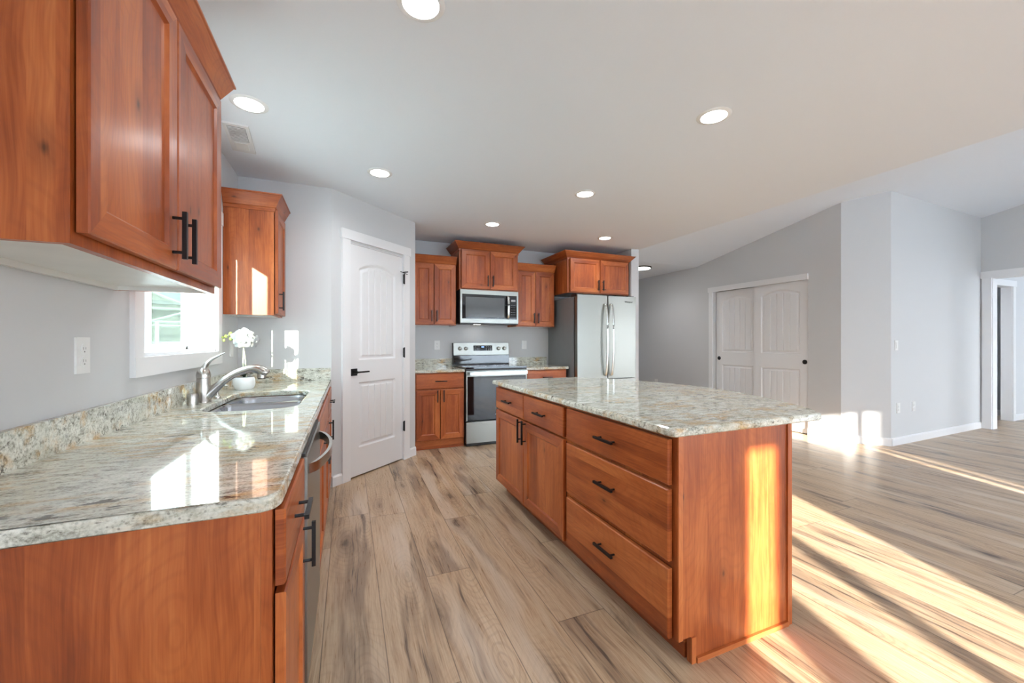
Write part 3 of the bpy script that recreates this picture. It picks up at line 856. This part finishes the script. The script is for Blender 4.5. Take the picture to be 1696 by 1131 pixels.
def flower(c, R, nrm, seed):
    rg = random.Random(seed); bm = bmesh.new(); c = Vector(c); nrm = Vector(nrm).normalized()
    u = nrm.cross(Vector((0, 0, 1))).normalized(); v = u.cross(nrm)
    for k in range(5):
        a = k * 2 * PI / 5 + .3 + rg.uniform(-.1, .1); dr = u * math.cos(a) + v * math.sin(a); sd_ = u * -math.sin(a) + v * math.cos(a)
        wd = R * (.50 if k % 2 else .42); rows = []
        for i in range(6):
            q = i / 5; hw = wd * math.sin(PI * (.12 + q * .80)) ; ctr = c + dr * R * q + nrm * (.22 * R * math.sin(q * 2.6) - .03 * R * k)
            rows.append([bm.verts.new(ctr + sd_ * hw * s_ - nrm * abs(s_) * .10 * R + nrm * .02 * R * rg.uniform(-1, 1)) for s_ in (-1, -.5, 0, .5, 1)])
        for a_, b_ in zip(rows, rows[1:]):
            for j in range(4): bm.faces.new((a_[j], a_[j + 1], b_[j + 1], b_[j]))
    bmesh.ops.solidify(bm, geom=bm.faces[:], thickness=.0012)
    bmesh.ops.create_icosphere(bm, subdivisions=2, radius=R * .18, matrix=Matrix.Translation(c + nrm * R * .18))
    return bm
for i, (c, R, nn) in enumerate((((-.028, -.02, .345), .052, (-.3, -1, .1)), ((.012, -.015, .365), .050, (.5, -1, .5)), ((.008, -.04, .318), .050, (.3, -1, -.4)), ((-.045, 0, .31), .036, (-1, -.6, 0)), ((.064, 0, .318), .044, (1, -.4, -.3)), ((0.01, .03, .34), .045, (.4, 1, .2)))):
    mk('flower', flower(c, R, nn, i), 'petal', t, smooth=50)
for c, r in (((-.075, 0, .368), .012), ((-.10, 0, .352), .010), ((-.073, 0, .336), .011), ((-.112, 0, .326), .0085), ((-.118, 0, .345), .007)):
    bm = bmesh.new(); bmesh.ops.create_icosphere(bm, subdivisions=2, radius=r, matrix=Matrix.Translation(Vector(c)) @ Matrix.Diagonal((1, 1, 1.25, 1)))
    mk('bud', bm, 'bud', t, smooth=60)

# wall cabinets either side of the window (front faces +x)
GU = 'wall cabinets on the sink wall'
upper_cab('red-brown double-door wall cabinet nearest the camera, beside the sink window', (-.4845, 1.010, 0), PI / 2, .875, .298, 1.395, 2.165,
          [(.008, .433, .398), (.441, .867, .476)], 1.512, dict(h=.085), GU, door_z=(1.418, 2.150))
upper_cab('narrow red-brown wall cabinet above the orchid beyond the sink window', (-.4845, 3.230, 0), PI / 2, .375, .298, 1.395, 2.150,
          [(.010, .362, .052)], 1.500, dict(h=.085, right=False), GU)

# ------------------------------------------------------------------ island
IX, IY0, IY1 = 1.124, 1.130, 3.032
t = thing('kitchen_island', 'large red-brown kitchen island with five drawer fronts, two doors and black pulls', 'kitchen island', (IX, IY1, 0), -PI / 2)
L = IY1 - IY0; D = 1.757 - IX
bm = bmesh.new(); bx(bm, .0005, L - .019, .0205, D, .1, BT - .001)
mk('carcass', bm, 'wend', t)
bm = bmesh.new()
bx(bm, 0, L, 0, .02, .10, .112); bx(bm, 0, L, 0, .02, .846, BT)
for a, b in ((0, .017), (1.098, 1.132), (L - .025, L)): bx(bm, a, b, 0, .02, .112, .846)
bx(bm, .017, 1.098, 0, .0195, .655, .680); bx(bm, 1.132, L - .025, 0, .0195, .655, .680); bx(bm, 1.132, L - .025, 0, .0195, .362, .392)
bx(bm, .53, .56, 0, .0193, .112, .846)
mk('face_frame', bm, 'wz', t)
mk('gap_shade_sheet', box(.01, L - .02, .0199, .0204, .11, .85), 'wdark', t)  # thin dark sheet; shade of the gaps is put into its colour
mk('toe_kick', box(.02, L - .03, .066, .082, 0, .10), 'wx', t)
for k, (a, b) in enumerate(((.017, .553), (.558, 1.097))):
    d = slabfront(t, a, b, .680, .844); handle(d, (a + b) / 2, .762, .14, False)
d = shaker(t, .017, .553, .102, .668); handle(d, .520, .598, .16)
d = shaker(t, .558, 1.097, .102, .668); handle(d, .592, .598, .16)
DRX = (1.132, L - .021)
for z0_, z1_ in ((.675, .845), (.390, .658), (.102, .363)):
    d = slabfront(t, DRX[0], DRX[1], z0_, z1_); handle(d, (DRX[0] + DRX[1]) / 2, (z0_ + z1_) / 2 + (.0 if z1_ > .8 else .025), .14, False)
# end panel with toe notch, corner battens and base shoe
bm = prism([(.0205, .1), (.066, .1), (.066, 0), (D, 0), (D, BT - .001), (.0205, BT - .001)], 'x', L - .0185, L)
mk('end_panel', bm, 'wend', t)
bm = bmesh.new(); bx(bm, 0, .006, -.0, .02, .1, .1001)
bm.free()
for b_ in ((.001, .022, .101, BT - .002), (D - .024, D + .002, .0, BT - .002), (.066, .088, 0, .098)):
    mk('corner_batten', box(L + .0003, L + .006, *b_), 'wz', t, bevel=.0015)
mk('shoe_molding', box(L + .0003, L + .011, .089, D - .025, 0, .020), 'wy', t, bevel=.003)

t = thing('island_countertop', 'polished granite slab with bowed seating edge on top of the island', 'countertop', (0, 0, 0))
outer = [(1.086, 1.108), (1.945, 1.112), (2.045, 1.215), (2.13, 1.38), (2.22, 1.60), (2.285, 1.82), (2.315, 2.02), (2.30, 2.22), (2.245, 2.43), (2.16, 2.69), (2.03, 2.93), (1.90, 3.09), (1.092, 3.105)]
outer = round_poly(outer, [.035, .02] + [.12] * 9 + [.03, .03], 5)
mk('slab', slab(outer, [], BT + .0002, CT, .011), 'gran2', t)

# ------------------------------------------------------------------ back wall run (front faces -y)
YF = 4.47
GB = 'base cabinets on the range wall'
t = thing('base_cabinet', 'red-brown base cabinet left of the range, drawer over two doors', 'cabinet', (.676, YF, 0), 0, GB)
Wd = .562; Dp = YB - YF - .004
carcass(t, Wd, .1, BT, Dp); face_frame(t, Wd, .1, BT, rails=(.672,)); toe(t, 0, Wd, .02)
d = slabfront(t, .011, .551, .682, .847); handle(d, .285, .765, .135, False)
d = shaker(t, .011, .277, .112, .668); handle(d, .245, .598)
d = shaker(t, .284, .551, .112, .668); handle(d, .316, .598)
t = thing('base_cabinet', 'red-brown base cabinet between the range and the refrigerator, mostly behind the island', 'cabinet', (2.014, YF, 0), 0, GB)
Wd = .572
carcass(t, Wd, .1, BT, Dp); face_frame(t, Wd, .1, BT, rails=(.672,)); toe(t, 0, Wd, .02)
d = slabfront(t, .011, .561, .682, .847); handle(d, .285, .765, .135, False)
d = shaker(t, .011, .282, .112, .668); handle(d, .250, .598)
d = shaker(t, .289, .561, .112, .668); handle(d, .321, .598)
def small_ct(label, x0, x1, side):
    c = thing('granite_countertop', label, 'countertop', (x0, YF, 0), 0, 'worktops beside the range')
    w_ = x1 - x0
    mk('slab', slab(round_poly([(0, -.03), (w_, -.03), (w_, Dp), (0, Dp)], .003, 2), [], BT + .0002, CT, .008), 'gran', c)
    mk('backsplash', box(0, w_, Dp - .019, Dp, CT + .0003, CT + .10), 'gran', c, bevel=.002)
    if side: mk('side_splash', box(0, .019, -.028, Dp - .02, CT + .0003, CT + .09), 'gran', c, bevel=.002)
    return c
small_ct('short granite worktop with backsplash left of the range', .666, 1.240, True)
small_ct('short granite worktop with backsplash between range and refrigerator', 2.012, 2.608, False)

GW = 'wall cabinets on the range wall'
UD = YB - 4.775 - .003
upper_cab('red-brown double-door wall cabinet between the pantry wall and the microwave', (.668, 4.775, 0), 0, .552, UD, 1.405, 2.150,
          [(.044, .274, .247), (.280, .542, .308)], 1.515, dict(left=False, right=False), GW)
upper_cab('taller red-brown wall cabinet directly above the microwave', (1.236, 4.680, 0), 0, .766, YB - 4.68 - .003, 1.842, 2.335,
          [(.020, .380, .350), (.386, .748, .416)], 1.952, dict(h=.075, out=.07), GW)
upper_cab('red-brown double-door wall cabinet between the microwave and the refrigerator', (2.018, 4.775, 0), 0, .560, UD, 1.405, 2.142,
          [(.010, .268, .240), (.274, .545, .304)], 1.515, dict(left=False, right=False), GW)
upper_cab('deep red-brown cabinet with wide crown directly above the refrigerator', (2.604, 4.470, 0), 0, .960, YB - 4.47 - .003, 1.840, 2.298,
          [(.032, .482, .448), (.490, .950, .524)], 1.950, dict(h=.072, out=.075, right=True), GW)

# microwave
mx0, mx1, my = 1.243, 1.999, 4.660
t = thing('microwave', 'stainless over-the-range microwave with black window above the range', 'microwave', (mx0, my, 0))
w_ = mx1 - mx0
mk('body', box(.002, w_ - .002, .03, YB - my - .004, 1.430, 1.838), 'bplast', t, bevel=.003)
bm = bmesh.new(); xs_ = .637
bx(bm, 0, xs_, 0, .029, 1.786, 1.838); bx(bm, 0, xs_, 0, .029, 1.437, 1.487); bx(bm, 0, .022, 0, .029, 1.487, 1.786)
mk('door_frame', bm, 'steelx', t, bevel=.0012)
dw = mk('door_window', box(.022, xs_, .003, .028, 1.487, 1.786), 'bglass', t)
mk('screen', box(.065, .568, .0015, .0029, 1.510, 1.752), 'screen', dw)
bm = bmesh.new(); bx(bm, xs_ + .002, w_, 0, .029, 1.786, 1.838); bx(bm, xs_ + .002, w_, 0, .029, 1.437, 1.487); bx(bm, w_ - .020, w_, 0, .029, 1.487, 1.786)
mk('control_surround', bm, 'steelx', t, bevel=.0012)
cp = mk('control_panel', box(xs_ + .002, w_ - .02, .003, .028, 1.487, 1.786), 'bglass', t)
mk('display', box(xs_ + .022, w_ - .037, .0018, .0029, 1.712, 1.736), 'dim', cp)
bm = bmesh.new()
for r in range(5):
    for c_ in range(3): bx(bm, xs_ + .022 + c_ * .023, xs_ + .029 + c_ * .023, .0018, .0029, 1.545 + r * .03, 1.551 + r * .03)
mk('keypad_symbols', bm, 'dim', cp)
pth = smooth_path([(.612, .0, 1.498), (.612, -.030, 1.52), (.612, -.042, 1.637), (.612, -.030, 1.755), (.612, .0, 1.776)], 6)
mk('handle', tube(pth, (.0135, .006), 12), 'steelb', t, smooth=40)
mk('vent_lip', box(.0, w_, .012, .10, 1.422, 1.436), 'bplast', t, bevel=.002)
mk('cooktop_lamp', box(.25, .33, .20, .28, 1.4270, 1.4295), 'lens', t)

# range
rx0, rx1 = 1.247, 2.005; w_ = rx1 - rx0
t = thing('range', 'stainless electric range with black glass cooktop and oven door', 'range', (rx0, 4.41, 0))
mk('body', box(.002, w_ - .002, .042, YB - 4.41 - .03, .025, .895), 'bplast', t)
mk('cooktop', box(-.003, w_ + .003, .005, YB - 4.41 - .10, .896, .912), 'bglass', t, bevel=.004)
for cx, cy, r in ((.20, .18, .10), (.56, .18, .115), (.20, .42, .075), (.56, .42, .075)):
    mk('burner_ring', lathe([(r, .9122), (r, .9126), (r - .003, .9126), (r - .003, .9122)], cx, cy, 30, cap=False), 'dim', t)
mk('front_rail', box(0, w_, .004, .041, .872, .894), 'bplast', t, bevel=.002)
bm = bmesh.new(); bx(bm, 0, w_, 0, .04, .806, .870); bx(bm, 0, .012, 0, .04, .300, .806); bx(bm, w_ - .012, w_, 0, .04, .300, .806)
od = mk('oven_door', bm, 'steelx', t, bevel=.0015)
mk('oven_glass', box(.012, w_ - .012, .002, .038, .300, .806), 'bglass', od)
bm = bmesh.new(); bx(bm, .028, w_ - .012, -.052, -.030, .825, .860)
for xx in (.06, w_ - .045): bx(bm, xx - .012, xx + .012, -.031, .0, .832, .853)
mk('handle', bm, 'steelb', od, bevel=.005, smooth=40)
mk('door_badge', box(.352, .395, .0008, .0019, .352, .362), 'dim', od)
mk('drawer', box(.0, w_, .0, .04, .040, .282), 'steelx', t, bevel=.003)
mk('kick_plate', box(.01, w_ - .01, .03, .041, .003, .039), 'bplast', t)
for xx in (.06, w_ - .06): mk('levelling_foot', lathe([(.015, 0), (.012, .026)], xx, .5, 12), 'bplast', t)
bm = prism([(.585, .912), (.660, .912), (.660, 1.19), (.600, 1.19), (.590, 1.035), (.585, 1.03)], 'x', -.004, w_ + .002)
bg_ = mk('backguard', bm, 'bplast', t)
bm = prism([(.584, 1.034), (.5895, 1.034), (.5995, 1.190), (.594, 1.192)], 'x', -.002, w_ - .002)
mk('control_fascia', bm, 'steelx', bg_)
mk('lower_glass', box(-.002, w_ - .004, .578, .5845, .925, 1.026), 'bglass', bg_)
mk('touch_panel', prism([(.585, 1.088), (.588, 1.088), (.5925, 1.158), (.5895, 1.158)], 'x', .262, .520), 'bglass', bg_)
bm = bmesh.new()
for r in range(3):
    for c_ in (0, 1, 2, 6, 7, 8): bx(bm, .280 + c_ * .026, .290 + c_ * .026, .5830, .5895, 1.098 + r * .020, 1.103 + r * .020)
mk('touch_symbols', bm, 'dim', bg_)
bm = bmesh.new()
for c_ in range(3): bx(bm, .372 + c_ * .012, .380 + c_ * .012, .5835, .590, 1.132, 1.145)
mk('clock_digits', bm, 'blue', bg_)
for kx in (.080, .160, .610, .690):
    mk('knob', lathe([(.016, .556), (.021, .560), (.023, .588), (.026, .593)], kx, 1.118, 22, axis='y'), 'steelz', bg_, smooth=40)

# refrigerator
t = thing('refrigerator', 'stainless french-door refrigerator with two long bowed handles right of the range', 'refrigerator', (2.632, 4.285, 0))
w_ = .912
mk('case', box(0, w_, .085, YB - 4.285 - .03, .02, 1.775), 'grey', t, bevel=.004)
mk('gasket', box(.012, w_ - .012, .064, .086, .05, 1.77), 'bplast', t)
def fdoor(x0, x1, z0_, z1_, name, curve=.012):
    n = 12; pts = []
    for i in range(n + 1):
        q = i / n; X = x0 + (x1 - x0) * q; G_ = (X - 0) / w_; pts.append((X, .010 - curve * math.sin(PI * G_)))
    pts = [(x0, .064)] + [(x0, .018)] + [(pts[0][0] + .004, pts[0][1])] + pts[1:-1] + [(pts[-1][0] - .004, pts[-1][1])] + [(x1, .018), (x1, .064)]
    bm = bmesh.new(); prism(pts[::-1], 'z', z0_, z1_, bm)
    return mk(name, bm, 'steelz', t, smooth=35)
def fhandle(par, x):
    pth = smooth_path([(x, .0, .775), (x, -.032, .80), (x, -.055, .96), (x, -.066, 1.23), (x, -.055, 1.50), (x, -.032, 1.665), (x, .0, 1.69)], 6)
    mk('handle', tube(pth, (.0165, .010), 14), 'steelb', par, smooth=40)
ld = fdoor(0.012, .459, .735, 1.800, 'left_door'); fhandle(ld, .418)
rd = fdoor(.466, .920, .735, 1.800, 'right_door'); fhandle(rd, .508)
fz = fdoor(.012, .920, .06, .725, 'freezer_drawer')
mk('handle', tube(smooth_path([(.10, 0, .66), (.12, -.045, .66), (.466, -.062, .66), (.81, -.045, .66), (.83, 0, .66)], 6), .012, 12), 'steelx', fz, smooth=40)
mk('hinge_cover', box(.01, .10, .03, .16, 1.777, 1.812), 'bplast', t, bevel=.004)
mk('hinge_cover', box(w_ - .10, w_ - .01, .03, .16, 1.777, 1.812), 'bplast', t, bevel=.004)
mk('base_grille', box(.01, w_ - .01, .05, .09, .0, .05), 'bplast', t)
cu = bpy.data.curves.new('logo', 'FONT'); cu.body = 'Whirlpool'; cu.size = .030; cu.extrude = .0006; cu.align_x = 'CENTER'
tmp = bpy.data.objects.new('tmp', cu); C.objects.link(tmp)
dg = bpy.context.evaluated_depsgraph_get(); me = bpy.data.meshes.new_from_object(tmp.evaluated_get(dg)); bpy.data.objects.remove(tmp)
me.materials.append(MAT['bplast']); lg = bpy.data.objects.new('logo', me); C.objects.link(lg); lg.parent = rd
lg.location = (.795, .0015, 1.722); lg.rotation_euler = (PI / 2, 0, .03)

# ------------------------------------------------------------------ ceiling lights and vent
def can():
    t = thing('recessed_light', '', 'light', (0, 0, ZC), 0, 'recessed kitchen ceiling lights')
    bm = bmesh.new(); lathe([(.068, -.0005), (.068, -.006), (.082, -.005), (.090, -.001), (.090, 0)], 0, 0, 40, bm, cap=False)
    mk('trim_ring', bm, 'porc', t, smooth=40)
    mk('lens', lathe([(.068, -.004), (.064, -.0045), (.02, -.005)], 0, 0, 40), 'lens', t, smooth=40)
    d = bpy.data.lights.new('lamp', 'SPOT'); d.energy = 20; d.spot_size = math.radians(165); d.spot_blend = 1; d.shadow_soft_size = .06; d.color = (.97, .985, 1.0)
    l = bpy.data.objects.new('lamp', d); C.objects.link(l); l.parent = t; l.location = (0, 0, -.02)
    return t
cans = [((.252, 1.515), 'round recessed ceiling light cut by the top edge of the view, nearest of all'),
        ((-.49, 2.505), 'round recessed ceiling light beside the ceiling vent'),
        ((1.905, 1.645), 'round recessed ceiling light above the near end of the island'),
        ((.219, 3.152), 'round recessed ceiling light in front of the pantry door'),
        ((1.884, 2.933), 'round recessed ceiling light above the far end of the island'),
        ((1.441, 4.068), 'round recessed ceiling light in front of the range and microwave'),
        ((2.911, 4.088), 'round recessed ceiling light in front of the refrigerator cabinet')]
first = None
for (x, y), lb in cans:
    if first is None:
        first = can(); first['label'] = lb; first.location = (x, y, ZC)
    else: dup(first, (x, y, ZC), 0, lb)
for i, (x, y) in enumerate(((5.0, -2.4), (7.0, -2.4), (5.0, -.6), (7.0, -.6))):  # added great-room lights, out of view, to brighten the right-hand walls
    gr = can(); del gr['label'], gr['category'], gr['group']; gr.name = 'trim_%d' % (i + 3); gr['kind'] = 'structure'
    gr.location = (x, y, vz(y) - .012)
    for c_ in gr.children:
        if c_.type == 'LIGHT': c_.data.energy = 24
t = thing('flush_ceiling_light', 'flat round ceiling light with dark rim in the hallway behind the wall end', 'light', (4.64, 5.47, ZC))
mk('rim', lathe([(.165, 0), (.165, -.022), (.150, -.024), (.148, -.015), (.148, 0)], 0, 0, 40, cap=False), 'bplast', t, smooth=30)
mk('diffuser', lathe([(.149, -.010), (.147, -.026), (.10, -.030), (.01, -.032)], 0, 0, 40), 'lens', t, smooth=40)
d = bpy.data.lights.new('lamp', 'SPOT'); d.energy = 22; d.spot_size = math.radians(160); d.spot_blend = 1; d.shadow_soft_size = .1
l = bpy.data.objects.new('lamp', d); C.objects.link(l); l.parent = t; l.location = (0, 0, -.06)

t = thing('ceiling_vent', 'white rectangular ceiling vent with dark louvres above the sink', 'vent', (-.625, 2.945, ZC), .08)
bm = bmesh.new(); bx(bm, -.065, .065, -.19, .19, -.010, 0); mk('cover', bm, 'porc', t, bevel=.003)
mk('grille_recess', box(-.046, .046, -.165, .024, -.0115, -.0098), 'ventdark', t)
bm = bmesh.new()
for k in range(12): bx(bm, -.045, .045, -.162 + k * .0155, -.157 + k * .0155, -.0145, -.0117)
mk('louvres', bm, 'porc', t)
mk('lens_panel', box(-.035, .035, .05, .15, -.013, -.0099), 'white', t, bevel=.002)

# ------------------------------------------------------------------ outlets and switches
def outlet(label, loc, rot, kind='duplex'):
    t = thing('wall_outlet' if kind == 'duplex' else 'light_switch', label, 'outlet' if kind == 'duplex' else 'switch', loc, rot)
    w_, h_ = .035, .0575
    mk('plate', box(-w_, w_, -.006, 0, -h_, h_), 'plate', t, bevel=.003)
    if kind == 'duplex':
        for q in (-.0195, .0195):
            f = mk('socket', lathe([(.0165, -.0085), (.0165, -.0062)], 0, q, 20, axis='y'), 'plate', t)
            bm = bmesh.new(); bx(bm, -.0072, -.0055, -.0088, -.0086, q - .002, q + .007); bx(bm, .0055, .0072, -.0088, -.0086, q - .001, q + .006)
            bx(bm, -.002, .002, -.0088, -.0086, q - .010, q - .006); mk('slots', bm, 'slot', f)
    else:
        mk('rocker', box(-.0165, .0165, -.010, -.0062, -.034, .034), 'plate', t, bevel=.002)
    return t
outlet('white duplex outlet on the sink wall below the near wall cabinet', (XL, 1.69, 1.166), PI / 2)
outlet('white switch plate between the sink window and the far corner', (XL, 3.44, 1.157), PI / 2, 'switch')
outlet('white duplex outlet on the range wall left of the range', (1.05, YB, 1.163), 0)
outlet('white switch plate on the range wall right of the range', (2.27, YB, 1.163), 0, 'switch')
outlet('white outlet low on the hallway wall left of the closet', (XCL, 6.06, .43), -PI / 2)
ra = math.atan2(.07, 2.39)
def lw(x): return 2.60 + (x - 5.81) * math.tan(ra)
outlet('white switch plate on the bright wall right of the angled corner', (5.92, lw(5.92), 1.165), ra, 'switch')
outlet('white outlet low on the bright wall nearer the angled corner', (5.965, lw(5.965), .43), ra)
outlet('white outlet low on the bright wall nearer the cased opening', (6.32, lw(6.32), .425), ra)

# ------------------------------------------------------------------ outdoors seen through the sink window
struct(mk('ground', box(-120, 120, -90, 120, -.5, -.35), 'grass'))
t = thing('neighbor_house', 'sage green house with white gables seen through the sink window', 'house', (-13, 38, -.35), .45)
mk('wall', box(-9, 7, 0, 8, 0, 4.3), 'siding', t)
bm = prism([(-4.2, 4.0), (1.6, 4.0), (-1.3, 5.3)], 'y', -1.2, .2); mk('gable', bm, 'siding', t)
bm = bmesh.new()
for a, b in (((-4.4, -1.3, 3.98), (-1.3, -1.3, 5.4)), ((1.8, -1.3, 3.98), (-1.3, -1.3, 5.4)), ((-4.4, -1.3, 3.98), (1.8, -1.3, 3.98)), ((-1.3, -1.3, 4.0), (-1.3, -1.3, 5.3))):
    tube([a, b], .10, 6, bm)
mk('gable_trim', bm, 'htrim', t)
bm = bmesh.new()
for a, b in (((-.9, -2.2, 3.0), (1.4, -2.2, 3.9)), ((3.7, -2.2, 3.0), (1.4, -2.2, 3.9)), ((-.9, -2.2, 2.98), (3.7, -2.2, 2.98)), ((-4.5, -2.2, 2.7), (3.5, -2.2, 2.7))): tube([a, b], .09, 6, bm)
mk('porch_gable_trim', bm, 'htrim', t)
for px in (-4, -.6, 1.2, 3.4): mk('porch_post', box(px - .11, px + .11, -2.3, -2.1, 0, 3.0), 'htrim', t)
bm = bmesh.new(); bx(bm, -4, 3.4, -2.25, -2.15, 1.45, 1.55); bx(bm, -4, 3.4, -2.25, -2.15, .9, .98); mk('porch_railing', bm, 'htrim', t)
for px in (-3.2, .1, 2.2): mk('window', box(px - .5, px + .5, -.06, .0, 1.1, 2.6), 'roofm', t)
bm = prism([(-1.5, 4.3), (9, 4.3), (4, 9.5)], 'x', -9.4, 7.4); mk('roof', bm, 'roofm', t)

bm = bmesh.new(); bx(bm, -2.0, 14.2, -24, -18, -.35, 6.25)  # added building, unseen behind the camera; blocks sun at the wide rear opening
struct(mk('added_sun_blocker', bm, 'hwhite'))
struct(mk('trim_7', prism([(-24.6, 6.25), (-17.4, 6.25), (-21, 7.9)], 'x', -2.4, 14.6), 'roofm'))  # roof of the added sun-blocking building
